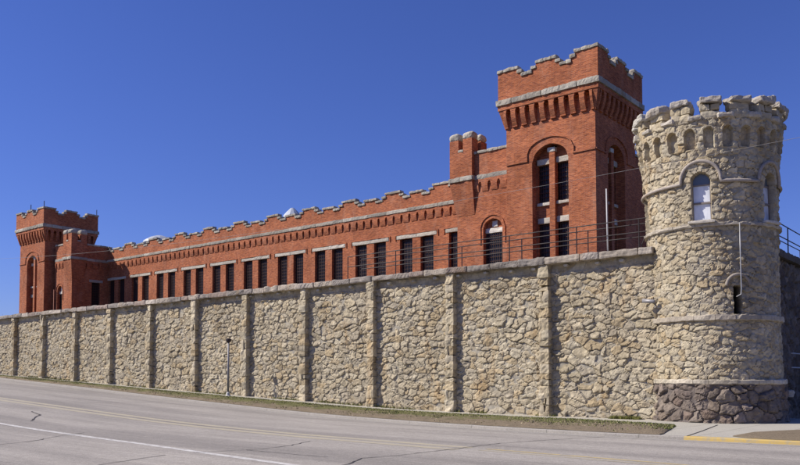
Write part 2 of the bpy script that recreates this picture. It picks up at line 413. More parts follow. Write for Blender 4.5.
# ------------------------------------------------------------------ round stone tower
TC = (-9.6, 30.6)
def RZ(z): return np.interp(z, [-.3, 0, 1.44, 1.50, 3.6, 7, 9.0, 9.5, 10.0, 10.5, 10.9], [2.42, 2.40, 2.34, 2.27, 2.25, 2.31, 2.38, 2.42, 2.50, 2.56, 2.59])
def build_round_tower():
    t = empty('round_stone_tower', (TC[0], TC[1], 0)); tag(t, 'round rubble stone guard tower with slab topped battlements at the wall corner', 'tower')
    def field(z0, z1, dz, nth, seed, su, sv, pal, H, mort, pn=2.1, **kw):
        th = np.linspace(-np.pi * 1.25, np.pi * .75, nth + 1); zs = np.arange(z0, z1 + dz * .5, dz)
        T, Z = np.meshgrid(th, zs, indexing='ij'); U = T * 2.4 + 30
        h, c = stones(U, Z, su, sv, seed, H=H, pal=pal, mortar=mort, pn=pn, **kw)
        return T, Z, U, h, c
    def P(T, Z, Rr): return np.stack([TC[0] + Rr * np.cos(T), TC[1] + Rr * np.sin(T), Z], -1)
    # dark base
    T, Z, U, h, c = field(-.2, 1.37, .035, 440, 31, .50, .38, GRAN, .13, (.16, .135, .12), gap=.14)
    part(MB().grid(P(T, Z, RZ(Z) + h - .05), c), 'granite_base', M['rubble'], t)
    # shaft
    T, Z, U, h, c = field(1.36, 9.05, .034, 440, 33, .36, .22, BUFF, .072, (.345, .315, .255))
    Rr = RZ(Z) + h - .02
    deg = np.degrees(T)
    def wrap(a): return (a + 180) % 360 - 180
    wins = (-79.6, -14.5, 50.0, -200 + 50)
    for w in wins:
        du = np.radians(wrap(deg - w)) * 2.42
        # voussoir ring + jambs: smoother stones
        ztop = 8.62 + np.sqrt(np.clip(.33 ** 2 - du ** 2, 0, 1))
        ins = (np.abs(du) < .33) & (Z > 7.13) & (Z < ztop)
        rad = np.hypot(du, np.maximum(Z - 8.62, 0))
        ring = (rad > .33) & (rad < .60) & (Z >= 8.62)
        ang = np.degrees(np.arctan2(Z - 8.62, du)); seg = np.floor(ang / 25.7); fr = np.abs((ang / 25.7) % 1 - .5)
        ed = sstep(.5, .40, fr) * sstep(.60, .56, rad)
        Rr = np.where(ring, RZ(Z) + .02 + .05 * ed + .02 * fbm(U * 9, Z * 9, 77, 3), Rr)
        cc = BUFF[np.clip((h2(seed_i(seg), seed_i(seg * 0 + w)) * 9).astype(int), 0, 9)]
        c = np.where(ring[..., None], cc * (.75 + .3 * ed[..., None]), c)
        Rr = np.where(ins, RZ(Z) - .34, Rr); c = np.where(ins[..., None], np.array((.30, .27, .22)), c)
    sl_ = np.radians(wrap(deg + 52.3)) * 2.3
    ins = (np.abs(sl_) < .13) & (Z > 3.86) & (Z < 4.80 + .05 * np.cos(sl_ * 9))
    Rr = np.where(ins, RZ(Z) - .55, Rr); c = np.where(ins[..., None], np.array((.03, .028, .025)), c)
    part(MB().grid(P(T, Z, Rr), c), 'stone_shaft', M['rubble'], t)
    # head with blind arches
    T, Z, U, h, c = field(9.03, 10.82, .034, 480, 35, .34, .25, BUFF, .075, (.36, .31, .24), pn=4, jit=.5, warp=.6)
    Rr = RZ(Z) + h - .01; step = 14.4; ph = -86.2
    dd = (np.degrees(T) - ph + step / 2) % step - step / 2; du = np.radians(dd) * 2.6
    spring = 10.33; ztop = spring + np.sqrt(np.clip(.175 ** 2 - du ** 2, 0, 1))
    ins = (np.abs(du) < .175) & (Z < ztop) & (Z > 9.78)
    rad = np.hypot(du, np.maximum(Z - spring, 0)); ring = (rad > .175) & (rad < .26) & (Z > spring)
    Rr = np.where(ring, RZ(Z) + .055 + .012 * fbm(U * 9, Z * 9, 78, 2), Rr)
    rec = np.minimum(RZ(Z) - .16, 2.40 + .02 * fbm(U * 6, Z * 6, 79, 2)) + .4 * h
    Rr = np.where(ins, rec, Rr); c = np.where(ins[..., None], c * .95, c)
    part(MB().grid(P(T, Z, Rr), c), 'stone_head', M['rubble'], t)
    # top deck + inner parapet
    b = MB(); n = 48; V = [(TC[0] + 2.6 * math.cos(2 * math.pi * k / n), TC[1] + 2.6 * math.sin(2 * math.pi * k / n), 10.72) for k in range(n)]
    b.add(V, [tuple(range(n))]); part(b, 'deck', M['roof'], t)
    # string courses, swept and broken into stones
    def ring_course(z, r, hz, hr, seed, col):
        b = MB(); rs = random.Random(seed); a = -180.0
        while a < 180:
            da = rs.uniform(12, 24); a1 = min(a + da, 180); n = max(3, int((a1 - a) / 2.4)); rr = r + rs.uniform(-.008, .012); cl = np.array(rs.choice(col)) * rs.uniform(.9, 1.1)
            pts = []; prof = [(-.2, -hz), (hr - .025, -hz), (hr, -hz + .03), (hr, hz - .03), (hr - .03, hz), (-.2, hz)]; m = len(prof); V = []; Fc = []
            for i in range(n + 1):
                w = R(a + .15 + (a1 - a - .3) * i / n)
                for j, (q, zz) in enumerate(prof):
                    jt = .026 * float(vnoise(np.array(w * 14.), np.array(j * 3. + z), seed)) * 2
                    V.append((TC[0] + (rr + q + jt) * math.cos(w), TC[1] + (rr + q + jt) * math.sin(w), z + zz + jt))
            for i in range(n):
                for j in range(m): Fc.append((i * m + j, i * m + (j + 1) % m, (i + 1) * m + (j + 1) % m, (i + 1) * m + j))
            Fc += [tuple(range(m)), tuple(n * m + j for j in range(m))[::-1]]
            b.add(V, Fc, cl); a = a1
        part(b, 'string_course', M['cap'], t)
    tc = [(.43, .38, .30), (.39, .34, .27), (.46, .41, .33)]
    ring_course(1.45, 2.33, .085, .10, 1, [(.50, .445, .35), (.45, .40, .31), (.53, .475, .38)]); ring_course(3.72, 2.30, .10, .095, 2, tc); ring_course(7.05, 2.36, .07, .08, 3, tc)
    # hood moulding with its string course between the windows
    def sweep(path, name, rad=.062, col=(.40, .35, .30)):
        b = MB(); V = []
        pts = [(TC[0] + (r) * math.cos(R(a)), TC[1] + r * math.sin(R(a)), z) for a, z, r in path]
        b.tube(pts, rad, 8); b.c = [np.tile(np.array(col), (b.n, 1))]
        part(b, name, M['cap'], t, smooth=True)
    for w in (-79.6, -14.5):
        path = []
        for q in range(0, 19):
            an = math.pi - math.pi * q / 18; path.append((w + math.degrees(.68 * math.cos(an) / 2.44), 8.68 + .66 * math.sin(an), 2.47))
        path = [(path[0][0], 8.62, 2.47)] + path + [(path[-1][0], 8.62, 2.47)]
        e = math.degrees(.68 / 2.44)
        if w < -50:
            left = [(a, 8.58, 2.46) for a in np.linspace(-200, w - e - .3, 30)]; right = [(a, 8.58, 2.46) for a in np.linspace(w + e + .3, -14.5 - e - .3, 12)]
            sweep(left + path[1:-1] + right, 'hood_moulding')
        else: sweep(path + [(a, 8.58, 2.46) for a in np.linspace(w + e + .5, 60, 12)], 'hood_moulding')
    path = []
    for q in range(0, 17):
        an = math.pi - math.pi * q / 16; path.append((-51.5 + math.degrees(.40 * math.cos(an) / 2.3), 4.84 + .40 * math.sin(an), 2.36))
    sweep(path, 'hood_moulding', .06, (.36, .32, .27))
    # sills
    for w in (-79.6, -14.5):
        a = R(w); b = MB(); b.block((TC[0] + 2.36 * math.cos(a), TC[1] + 2.36 * math.sin(a), 7.15), (.16, .46, .05), a, .012, .02, 44, col=(.52, .48, .41)); part(b, 'sill', M['cap'], t)
    # windows
    gl, nt, bb = mat('pale_blind_glass'); p = geo(nt)
    gn = noise(nt, mapping(nt, p, (2, 2, .8)), 1.6, 2, .5)
    nt.links.new(ramp(nt, gn, [(.35, (.46, .50, .57)), (.60, (.74, .76, .80))]), bb.inputs['Base Color']); bb.inputs['Roughness'].default_value = .25; bb.inputs['Specular IOR Level'].default_value = .6
    gd = simple('dim_glass', (.10, .12, .15), .2, spec=.6)
    for w in (-79.6, -14.5):
        a = R(w); er = Vector((math.cos(a), math.sin(a), 0)); et = Vector((-math.sin(a), math.cos(a), 0)); base = Vector((TC[0], TC[1], 0)) + er * 2.13
        def q(u, z, d=0): return tuple(base + et * u + er * d + Vector((0, 0, z)))
        fm = MB()
        def bar(u0, u1, z0, z1, d0=0, d1=.06):
            fm.hexa([q(u0, z0, d0), q(u1, z0, d0), q(u1, z0, d1), q(u0, z0, d1), q(u0, z1, d0), q(u1, z1, d0), q(u1, z1, d1), q(u0, z1, d1)])
        bar(-.33, -.28, 7.1, 8.62); bar(.28, .33, 7.1, 8.62); bar(-.33, .33, 7.14, 7.20); bar(-.33, .33, 7.84, 7.90, 0, .08); bar(-.33, .33, 8.50, 8.55, 0, .05)
        wf = part(fm, 'window_frame', simple('window_frame_paint', (.20, .17, .15), .6), t)
        def poly(pts, m, nm):
            b = MB(); n = len(pts); b.add([q(u, z, .012) for u, z in pts] + [q(u, z, -.01) for u, z in pts], [tuple(range(n)), tuple(range(2 * n - 1, n - 1, -1))]); part(b, nm, m, wf)
        poly([(-.28, 7.2), (.28, 7.2), (.28, 7.84), (-.28, 7.84)], gl, 'pane'); poly([(-.28, 7.9), (.28, 7.9), (.28, 8.5), (-.28, 8.5)], gl, 'pane')
        poly([(-.30, 8.55), (.30, 8.55)] + [(.34 * math.cos(x), 8.6 + .36 * math.sin(x)) for x in np.linspace(.1, math.pi - .1, 10)], gd, 'pane')
    # merlons with slabs, and crenel slabs between
    rs = random.Random(3)
    for k in range(16):
        w = R(-70 + 22.5 * k); er = (math.cos(w), math.sin(w)); b = MB()
        rr = 2.40; c0 = (TC[0] + rr * er[0], TC[1] + rr * er[1])
        # merlon built from two or three stones
        z = 10.80
        for hh in (.28, .27):
            if rs.random() < .5: b.block((c0[0], c0[1], z + hh / 2), (.22, .34 + rs.uniform(-.02, .03), hh / 2), w + rs.uniform(-.05, .05), .035, .06, rs.randrange(9999), col=BUFF[rs.randrange(9)])
            else:
                for sg in (-1, 1): b.block((c0[0] - sg * .17 * er[1], c0[1] + sg * .17 * er[0], z + hh / 2), (.23, .175, hh / 2), w + rs.uniform(-.06, .06), .035, .05, rs.randrange(9999), col=BUFF[rs.randrange(9)])
            z += hh
        mo = part(b, 'merlon', M['cap'], t)
        s = MB(); s.block((TC[0] + 2.43 * er[0], TC[1] + 2.43 * er[1], z + .10 + rs.uniform(-.02, .03)), (.33 + rs.uniform(-.02, .04), .36 + rs.uniform(-.04, .04), .115 + rs.uniform(0, .03)), w + rs.uniform(-.08, .08), .055, .08, rs.randrange(9999), col=rs.choice([(.42, .38, .33), (.36, .33, .29), (.46, .43, .37)]), res=.08)
        part(s, 'slab', M['cap'], mo)
        w2 = w + R(11.25); s = MB()
        s.block((TC[0] + 2.46 * math.cos(w2), TC[1] + 2.46 * math.sin(w2), 10.87 + rs.uniform(-.03, .03)), (.28, .24 + rs.uniform(-.02, .04), .09), w2 + rs.uniform(-.06, .06), .04, .06, rs.randrange(9999), col=(.42, .38, .32), res=.09)
        part(s, 'crenel_slab', M['cap'], t)
    # conduit pipe down to the slit
    b = MB(); rp = 2.50
    def cyl(a, z, r=rp): return (TC[0] + r * math.cos(R(a)), TC[1] + r * math.sin(R(a)), z)
    b.tube([cyl(-50.2, 7.05), cyl(-50.6, 5.8), cyl(-50.8, 4.72), cyl(-51.2, 4.52), cyl(-54.5, 4.44, 2.45)], .019, 8)
    part(b, 'conduit', M['galv'], t, smooth=True)
    for o in t.children_recursive:          # the old tower has settled a little
        for v in o.data.vertices: v.co.x -= .017 * max(0, v.co.z)
    return t
def seed_i(a): return (np.asarray(a) + 500).astype(np.int64)
build_round_tower()

# small lamp on the wall beside the tower
def wall_lamp():
    t = empty('wall_lamp', (-11.35, 28.8, 4.45)); tag(t, 'small dark lamp on a bracket in the corner of wall and round tower', 'lamp')
    part(MB().tube([(-11.35, 29.0, 4.40), (-11.37, 28.78, 4.44), (-11.42, 28.66, 4.46)], .03, 8), 'bracket', M['pole'], t, smooth=True)
    part(MB().tube([(-11.18, 28.66, 4.44), (-11.24, 28.65, 4.45), (-11.66, 28.64, 4.50)], [.05, .075, .085], 10), 'housing', M['pole'], t, smooth=True)
    part(MB().tube([(-11.3, 29.0, 4.4), (-11.32, 28.93, 4.2), (-11.3, 28.95, 4.0)], .018, 6), 'cable', M['galv'], t)
wall_lamp()

# ------------------------------------------------------------------ brick building
CELL = empty('brick_prison_building', (-60, 51, 0))
tag(CELL, 'long red brick prison block with battlemented square towers behind the stone wall', 'building')
def coping_run(mb, fr, a0, a1, z0, z1, d0, d1, rs, seed, Lr=(.6, 1.1), col=None, amp=.03, over=.06):
    a = a0 - over
    end = a1 + over
    while a < end - .05:
        L = rs.uniform(*Lr); b_ = a + L
        if end - b_ < Lr[0] * .6: b_ = end
        p = fr((a + b_) / 2, (d0 + d1) / 2, (z0 + z1) / 2)
        ha, hd, hz = (b_ - a) / 2 - .004, (d1 - d0) / 2, (z1 - z0) / 2
        hs = (ha, hd, hz) if fr.k in ('front', 'back') else (hd, ha, hz)
        mb.block(p, hs, 0, amp, .035, rs.randrange(99999), col=col or rs.choice([(.40, .37, .31), (.33, .305, .26), (.46, .42, .35), (.36, .325, .27)]), res=.14)
        a = b_
def battlement(fr, segs, zbase, th, brick, cop, rs, cth=.2, d0=0.0, over=.05):
    """segs [(a0,a1,ztop)] contiguous; stepped brick parapet with stone copings"""
    pr = [(segs[0][0], zbase)]
    for a0, a1, z in segs: pr += [(a0, z - cth), (a1, z - cth)]
    pr += [(segs[-1][1], zbase)]
    q = [pr[0]]
    for p in pr[1:]:
        if abs(p[0] - q[-1][0]) + abs(p[1] - q[-1][1]) > 1e-6: q.append(p)
    fprism(brick, fr, q, d0 - th, d0)
    for a0, a1, z in segs:
        coping_run(cop, fr, a0, a1, z - cth, z, d0 - th - .06, d0 + .09, rs, 0, Lr=(.45, .9), over=over)
def corbels(mb, fr, a0, a1, n, ztop, zarch, zbot, proj, slotw, edge=True, foot=True):
    """n slots between a0..a1 : arched band at full projection plus tapering corbels under it"""
    per = (a1 - a0) / n; holes = []
    for i in range(n):
        c = a0 + per * (i + .5); holes.append((c - slotw / 2, c + slotw / 2, zarch - .02, arch_top(c - slotw / 2, c + slotw / 2, zarch, zarch + slotw * .75, .2, 6)))
    wall_face(mb, fr, a0, a1, zarch, ztop, [(h[0], h[1], zarch, h[3]) for h in holes], proj, d=proj)
    # underside closing of the band is inside the slots only
    for i in range(n + 1):
        c = a0 + per * i; w0 = max(a0, c - (per - slotw) / 2); w1 = min(a1, c + (per - slotw) / 2)
        H = zarch - zbot; k = .0
        prof = [(0, zarch), (proj, zarch), (proj * .97, zarch - H * .22), (proj * .80, zarch - H * .48), (proj * .52, zarch - H * .74), (proj * .30, zbot + H * .10), (0, zbot + H * .10)]
        fside(mb, fr, prof, w0, w1)
        if foot:
            e = .02; fside(mb, fr, [(0, zbot + H * .10), (proj * .36, zbot + H * .10), (proj * .36, zbot + H * .03), (proj * .18, zbot), (0, zbot)], w0 - (e if w0 > a0 else 0), w1 + (e if w1 < a1 else 0))
def pane_box(fr, a0, a1, z0, z1, d, parent, nm='window', bars=True, dens=.24):
    b = MB(); b.add([fr(a0, d, z0), fr(a1, d, z0), fr(a1, d, z1), fr(a0, d, z1)], [(0, 1, 2, 3)])
    w = part(b, nm, M['glass_dark'], CELL)
    if bars:
        m = MB(); z = z0 + .12
        while z < z1: fbox(m, fr, a0 + .01, a1 - .01, d + .06, d + .10, z, z + .045); z += .30
        a = a0 + .14
        while a < a1 - .05: fbox(m, fr, a, a + .022, d + .10, d + .13, z0, z1); a += .17
        part(m, 'bars', M['bars'], w)
    return w
def stone_piece(fr, a0, a1, d0, d1, z0, z1, parent, nm, col=(.60, .57, .50), seed=0, amp=.02):
    b = MB(); p = fr((a0 + a1) / 2, (d0 + d1) / 2, (z0 + z1) / 2); hs = ((a1 - a0) / 2, (d1 - d0) / 2, (z1 - z0) / 2)
    if fr.k in ('right', 'left'): hs = (hs[1], hs[0], hs[2])
    b.block(p, hs, 0, amp, .025, seed, col=col, res=.12); return part(b, nm, M['trim'], parent)
CREAM = [(.50, .455, .38), (.44, .40, .335), (.54, .495, .42), (.46, .41, .34)]

def square_tower(x0, x1, y0, y1, dz, seed):
    """x0..x1,y0..y1 = footprint of the flared head; the shaft stands .43 inside"""
    fl = .43; rs = random.Random(seed); ZB, ZC, ZT = 18.75 + dz, 20.03 + dz, 22.5 + dz
    sx0, sx1, sy0, sy1 = x0 + fl, x1 - fl, y0 + fl, y1 - fl
    brick = MB(); cop = MB(); cor = MB(); cb = MB()
    frs = {'front': (FR('front', sy0), sx0, sx1), 'right': (FR('right', sx1), sy0, sy1), 'back': (FR('back', sy1), sx0, sx1), 'left': (FR('left', sx0), sy0, sy1)}
    body = None; holes_info = []
    for nm, (fr, a0, a1) in frs.items():
        holes = []
        if nm in ('front', 'right'):
            c = (a0 + a1) / 2 + (.04 if nm == 'front' else 0); hw = 1.33
            holes = [(c - hw, c + hw, 2.0, arch_top(c - hw, c + hw, 15.78 + dz, 16.88 + dz, .25, 14))]
            holes_info.append((fr, c, hw, a0, a1))
        wall_face(brick, fr, a0, a1, -.6, ZC, holes, .62)
    tw = part(brick, 'corner_tower', M['brick'], CELL)
    for fr, c, hw, a0, a1 in holes_info:
        dz_ = dz; D = -.62
        b = MB()                                    # mullion pier, spandrels, tympanum
        fbox(b, fr, c - .20, c + .20, D - .1, D + .34, 2.0, 16.55 + dz)
        for s0, s1 in ((c - hw - .05, c - .2), (c + .2, c + hw + .05)):
            fbox(b, fr, s0, s1, D - .3, D + .02, 12.12 + dz, 12.95 + dz)
            fbox(b, fr, s0, s1, D - .3, D + .02, 16.05 + dz, 17.0 + dz)
        for s0, s1 in ((c - hw - .05, c - hw + .10), (c + hw - .10, c + hw + .05)): fbox(b, fr, s0, s1, D - .3, D + .05, 2.0, 16.0 + dz)
        part(b, 'mullion', M['brick'], tw)
        for k, (s0, s1) in enumerate(((c - hw + .12, c - .2), (c + .2, c + hw - .12))):
            stone_piece(fr, s0, s1, D - .1, D + .16, 15.68 + dz, 16.06 + dz, tw, 'lintel', CREAM[k], seed + k)
            stone_piece(fr, s0, s1, D - .1, D + .12, 11.74 + dz, 12.12 + dz, tw, 'lintel', CREAM[k + 1], seed + k + 4)
            stone_piece(fr, s0, s1, D - .1, D + .18, 12.93 + dz, 13.13 + dz, tw, 'sill', CREAM[k + 2], seed + k + 8)
            pane_box(fr, s0, s1, 13.1 + dz, 15.72 + dz, D - .22, tw); pane_box(fr, s0, s1, 4.0, 11.78 + dz, D - .22, tw)
        stone_piece(fr, c - .32, c + .22, D - .05, D + .36, 16.42 + dz, 16.70 + dz, tw, 'keystone', (.66, .63, .56), seed + 20)
        # brick hood mould and string course around the face
        b = MB(); path = arch_top(c - 1.70, c + 1.70, 15.98 + dz, 17.38 + dz, .25, 18); path = [(c - 1.70, 15.98 + dz - .0)] + path
        pts = [(a0, 15.93 + dz), (c - 1.70, 15.93 + dz)] + arch_top(c - 1.70, c + 1.70, 16.35 + dz, 17.32 + dz, .2, 18) + [(c + 1.70, 15.93 + dz), (a1, 15.93 + dz)]
        for (p, q) in zip(pts[:-1], pts[1:]):
            t_ = .10
            if abs(p[0] - q[0]) < 1e-6:
                zz = sorted((p[1], q[1])); fbox(b, fr, p[0] - .05, p[0] + .05, -.02, .085, zz[0], zz[1] + .09)
            else:
                V = [fr(p[0], -.02, p[1]), fr(q[0], -.02, q[1]), fr(q[0], .08, q[1]), fr(p[0], .08, p[1]), fr(p[0], -.02, p[1] + t_), fr(q[0], -.02, q[1] + t_), fr(q[0], .08, q[1] + t_), fr(p[0], .08, p[1] + t_)]
                b.hexa(V)
        part(b, 'hood_moulding', M['brick'], tw)
        # narrow brick ring course on the arch edge
    # flared head
    for nm, (fr, a0, a1) in frs.items():
        corbels(cb, fr, a0 + .02, a1 - .02, 9 if nm in ('front', 'back') else 9, 19.72 + dz, 19.62 + dz - .12, 18.45 + dz, fl - .05, .37)
    # corner corbels: inverted pyramids
    for (cx, cy, ox, oy) in ((sx0, sy0, -1, -1), (sx1, sy0, 1, -1), (sx1, sy1, 1, 1), (sx0, sy1, -1, 1)):
        f = fl - .05; xs = sorted((cx, cx + ox * f)); ys = sorted((cy, cy + oy * f))
        top = [(xs[0], ys[0], 19.72 + dz), (xs[1], ys[0], 19.72 + dz), (xs[1], ys[1], 19.72 + dz), (xs[0], ys[1], 19.72 + dz)]
        xb = sorted((cx - ox * .02, cx + ox * .06)); yb = sorted((cy - oy * .02, cy + oy * .06))
        bot = [(xb[0], yb[0], 18.45 + dz), (xb[1], yb[0], 18.45 + dz), (xb[1], yb[1], 18.45 + dz), (xb[0], yb[1], 18.45 + dz)]
        cb.hexa(bot + top)
    cb.box(x0 + .01, x1 - .01, y0 + .01, y1 - .01, 19.70 + dz, 20.04 + dz)
    part(cb, 'corbel_table', M['brick'], tw)
    # stone cornice band
    for k, fr, a0, a1 in ((0, FR('front', y0), x0, x1), (1, FR('right', x1), y0, y1), (2, FR('back', y1), x0, x1), (3, FR('left', x0), y0, y1)):
        coping_run(cor, fr, a0, a1, 20.02 + dz, 20.40 + dz, -.5, .10, rs, 0, Lr=(.9, 1.6), col=None, amp=.03, over=.09)
    part(cor, 'cornice', M['cap'], tw)
    par = MB()
    W = x1 - x0
    for fr, a0, a1 in ((FR('front', y0 + .03), x0 + .03, x1 - .03), (FR('right', x1 - .03), y0 + .031, y1 - .031), (FR('back', y1 - .03), x0 + .031, x1 - .031), (FR('left', x0 + .03), y0 + .032, y1 - .032)):
        W = a1 - a0; u = W / 7.3; cuts = [0, 1.55, 1.85, 2.6, 2.92, 4.38, 4.70, 5.45, 5.75, 7.3]; hts = [22.5, 22.2, 21.93, 22.2, 22.5, 22.2, 21.93, 22.2, 22.5]
        sg = [(a0 + cuts[i] * u, a0 + cuts[i + 1] * u, hts[i] + dz) for i in range(9)]
        if fr.k in ('right', 'left'): sg[0] = (sg[0][0] + .418, sg[0][1], sg[0][2]); sg[-1] = (sg[-1][0], sg[-1][1] - .418, sg[-1][2])
        battlement(fr, sg, 20.38 + dz, .42, par, cop, rs, .22)
    part(par, 'parapet', M['brick'], tw); part(cop, 'coping', M['cap'], tw)
    b = MB(); b.box(x0 + .3, x1 - .3, y0 + .3, y1 - .3, 20.3 + dz, 20.5 + dz); part(b, 'roof', M['roof'], tw)
    return tw
square_tower(-28.38, -20.99, 45.0, 52.1, 0, 11)
ft = square_tower(-100.05, -92.80, 45.0, 52.1, -.42, 12)
for (x, y) in ((-92.9, 45.1), (-92.9, 51.9), (-96.3, 45.1)):
    part(MB().tube([(x, y, 21.9), (x, y, 22.75)], .05, 6), 'rod', M['rod'], ft)

def arched_window(fr, c, hw, zs, zt, parent, D=-.38, zb=3.0, seed=0):
    stone_piece(fr, c - hw + .02, c + hw - .02, D - .15, D + .12, zs - .30, zs + .05, parent, 'lintel', (.64, .60, .52), seed)
    b = MB(); fprism(b, fr, [(c - hw - .02, zs + .05), (c + hw + .02, zs + .05)] + arch_top(c - hw - .02, c + hw + .02, zs + .06, zt + .03, .2, 10)[::-1], D - .1, D + .02)
    part(b, 'tympanum', M['brick'], parent)
    stone_piece(fr, c - .22, c + .22, D - .05, D + .10, zs + .12, zt - .12, parent, 'keystone', (.72, .70, .64), seed + 1)
    pane_box(fr, c - hw, c + hw, zb, zs - .28, D - .05, parent)
    b = MB(); w2 = hw + .22; pts = [(c - w2, zs - 1.1)] + arch_top(c - w2, c + w2, zs, zt + .24, .2, 14) + [(c + w2, zs - 1.1)]
    for (p, q) in zip(pts[:-1], pts[1:]):
        if abs(p[0] - q[0]) < 1e-6: zz = sorted((p[1], q[1])); fbox(b, fr, p[0] - .04, p[0] + .04, -.02, .06, zz[0], zz[1] + .08)
        else: b.hexa([fr(p[0], -.02, p[1]), fr(q[0], -.02, q[1]), fr(q[0], .06, q[1]), fr(p[0], .06, p[1]), fr(p[0], -.02, p[1] + .09), fr(q[0], -.02, q[1] + .09), fr(q[0], .06, q[1] + .09), fr(p[0], .06, p[1] + .09)])
    part(b, 'hood_moulding', M['brick'], parent)

def side_wing(x0, x1, y0, turret, dz, seed, wc, whw):
    """projecting wing between tower and long block; turret 'left' or 'right' marks its free corner"""
    rs = random.Random(seed); y1 = 51.0; ZC = 15.65 + dz; ZP = 17.72 + dz
    brick = MB(); fr = FR('front', y0)
    wall_face(brick, fr, x0, x1, -.6, ZP - .2, [(wc - whw, wc + whw, 3.0, arch_top(wc - whw, wc + whw, 12.05 + dz, 12.72 + dz, .2, 12))], .38)
    side = FR('left', x0) if turret == 'left' else FR('right', x1)
    holes = [(48.9, 50.0, 8.5, [(48.9, 13.15 + dz), (50.0, 13.15 + dz)])]
    wall_face(brick, side, y0, y1 + .5, -.6, ZP - .2, holes, .35)
    w = part(brick, 'side_wing', M['brick'], CELL)
    pane_box(side, 48.9, 50.0, 8.5, 13.15 + dz, -.3, w)
    stone_piece(side, 48.6, 50.3, -.2, .06, 13.15 + dz, 13.45 + dz, w, 'lintel', (.45, .42, .38), seed + 9)
    arched_window(fr, wc, whw, 12.05 + dz, 12.72 + dz, w, seed=seed)
    cor = MB(); coping_run(cor, fr, x0, x1, ZC, ZC + .32, -.3, .12, rs, 0, Lr=(1.0, 1.8), amp=.025, over=0)
    coping_run(cor, side, y0, y1, ZC, ZC + .32, -.3, .12, rs, 0, Lr=(1.0, 1.8), amp=.025, over=0); part(cor, 'cornice', M['cap'], w)
    cb = MB(); corbels(cb, fr, x0 + .1, x1 - .05, max(3, round((x1 - x0) / .82)), ZC + .01, ZC - .40, ZC - .95, .12, .28, foot=False); part(cb, 'corbel_table', M['brick'], w); cb = MB()
    corbels(cb, side, y0 + 1.2, y0 + 3.7, 3, ZC + .01, ZC - .40, ZC - .95, .12, .28, foot=False); part(cb, 'corbel_table', M['brick'], w)
    par = MB(); fbox(par, fr, x0, x1, -.4, .02, ZC + .3, ZP - .18); 
    fbox(par, side, y0 + .021, y1, -.4, .021, ZC + .3, ZP - .18); part(par, 'parapet', M['brick'], w)
    cp = MB(); coping_run(cp, fr, x0, x1, ZP - .18, ZP + .02, -.46, .10, rs, 0, over=0); part(cp, 'coping', M['cap'], w); cp = MB(); coping_run(cp, side, y0, y1, ZP - .18, ZP + .02, -.46, .10, rs, 0, over=0); part(cp, 'coping', M['cap'], w)
    part(MB().box(x0 + .1, x1 - .1, y0 + .3, y1 + .5, ZC, ZC + .4), 'roof', M['roof'], w)
    # corner turret
    s = .42; L = 1.95
    if turret == 'left': tx0, tx1, sgn = x0 - s, x0 - s + L, -1
    else: tx0, tx1, sgn = x1 + s - L, x1 + s, 1
    ty0, ty1 = y0 - .36, y0 - .36 + L
    b = MB(); b.box(tx0, tx1, ty0, ty1, ZC - .1, ZP + .1)
    ix0, ix1 = (x0 - .02, tx1) if turret == 'left' else (tx0, x1 + .02)
    b.hexa([(ix0, y0 - .02, 13.2 + dz), (ix1, y0 - .02, 13.2 + dz), (ix1, y0 + 1.2, 13.2 + dz), (ix0, y0 + 1.2, 13.2 + dz), (tx0, ty0, ZC - .1), (tx1, ty0, ZC - .1), (tx1, ty1, ZC - .1), (tx0, ty1, ZC - .1)])
    tu = None; m = .78
    for (ax, ay) in ((tx0, ty0), (tx1 - m, ty0), (tx0, ty1 - m), (tx1 - m, ty1 - m)): b.box(ax, ax + m, ay, ay + m, ZP + .09, 18.72 + dz)
    tu = part(b, 'turret', M['brick'], CELL)
    for (ax, ay) in ((tx0, ty0), (tx1 - m, ty0), (tx0, ty1 - m), (tx1 - m, ty1 - m)):
        cs = MB(); cs.block((ax + m / 2, ay + m / 2, 18.72 + .24 + dz), (m / 2 + .07, m / 2 + .07, .30), 0, .03, .26, rs.randrange(9999), col=rs.choice([(.42, .385, .32), (.48, .44, .37)]), res=.09); part(cs, 'capstone', M['cap'], tu)
    for q in ((tx0 + m, tx1 - m, ty0, ty0 + m), (tx0, tx0 + m, ty0 + m, ty1 - m), (tx1 - m, tx1, ty0 + m, ty1 - m)):
        cs = MB(); cs.block(((q[0] + q[1]) / 2, (q[2] + q[3]) / 2, ZP + .17), ((q[1] - q[0]) / 2 + .03, (q[3] - q[2]) / 2 + .03, .09), 0, .015, .03, rs.randrange(999), col=(.40, .37, .31)); part(cs, 'crenel_stone', M['cap'], tu)
    cs = MB()
    for frt, a0, a1 in ((FR('front', ty0), tx0, tx1), (FR('right', tx1), ty0, y0 if turret == 'left' else ty1), (FR('left', tx0), ty0, ty1 if turret == 'left' else y0)):
        coping_run(cs, frt, a0, a1, ZC, ZC + .33, -.15, .10, rs, 0, Lr=(.9, 1.3), amp=.025, over=.05)
    cs_ = part(cs, 'coping', M['cap'], tu)
    return w
side_wing(-32.75, -27.93, 46.4, 'left', 0, 21, -29.72, .80)
side_wing(-92.40, -88.40, 46.4, 'right', -.30, 22, -91.25, .62)

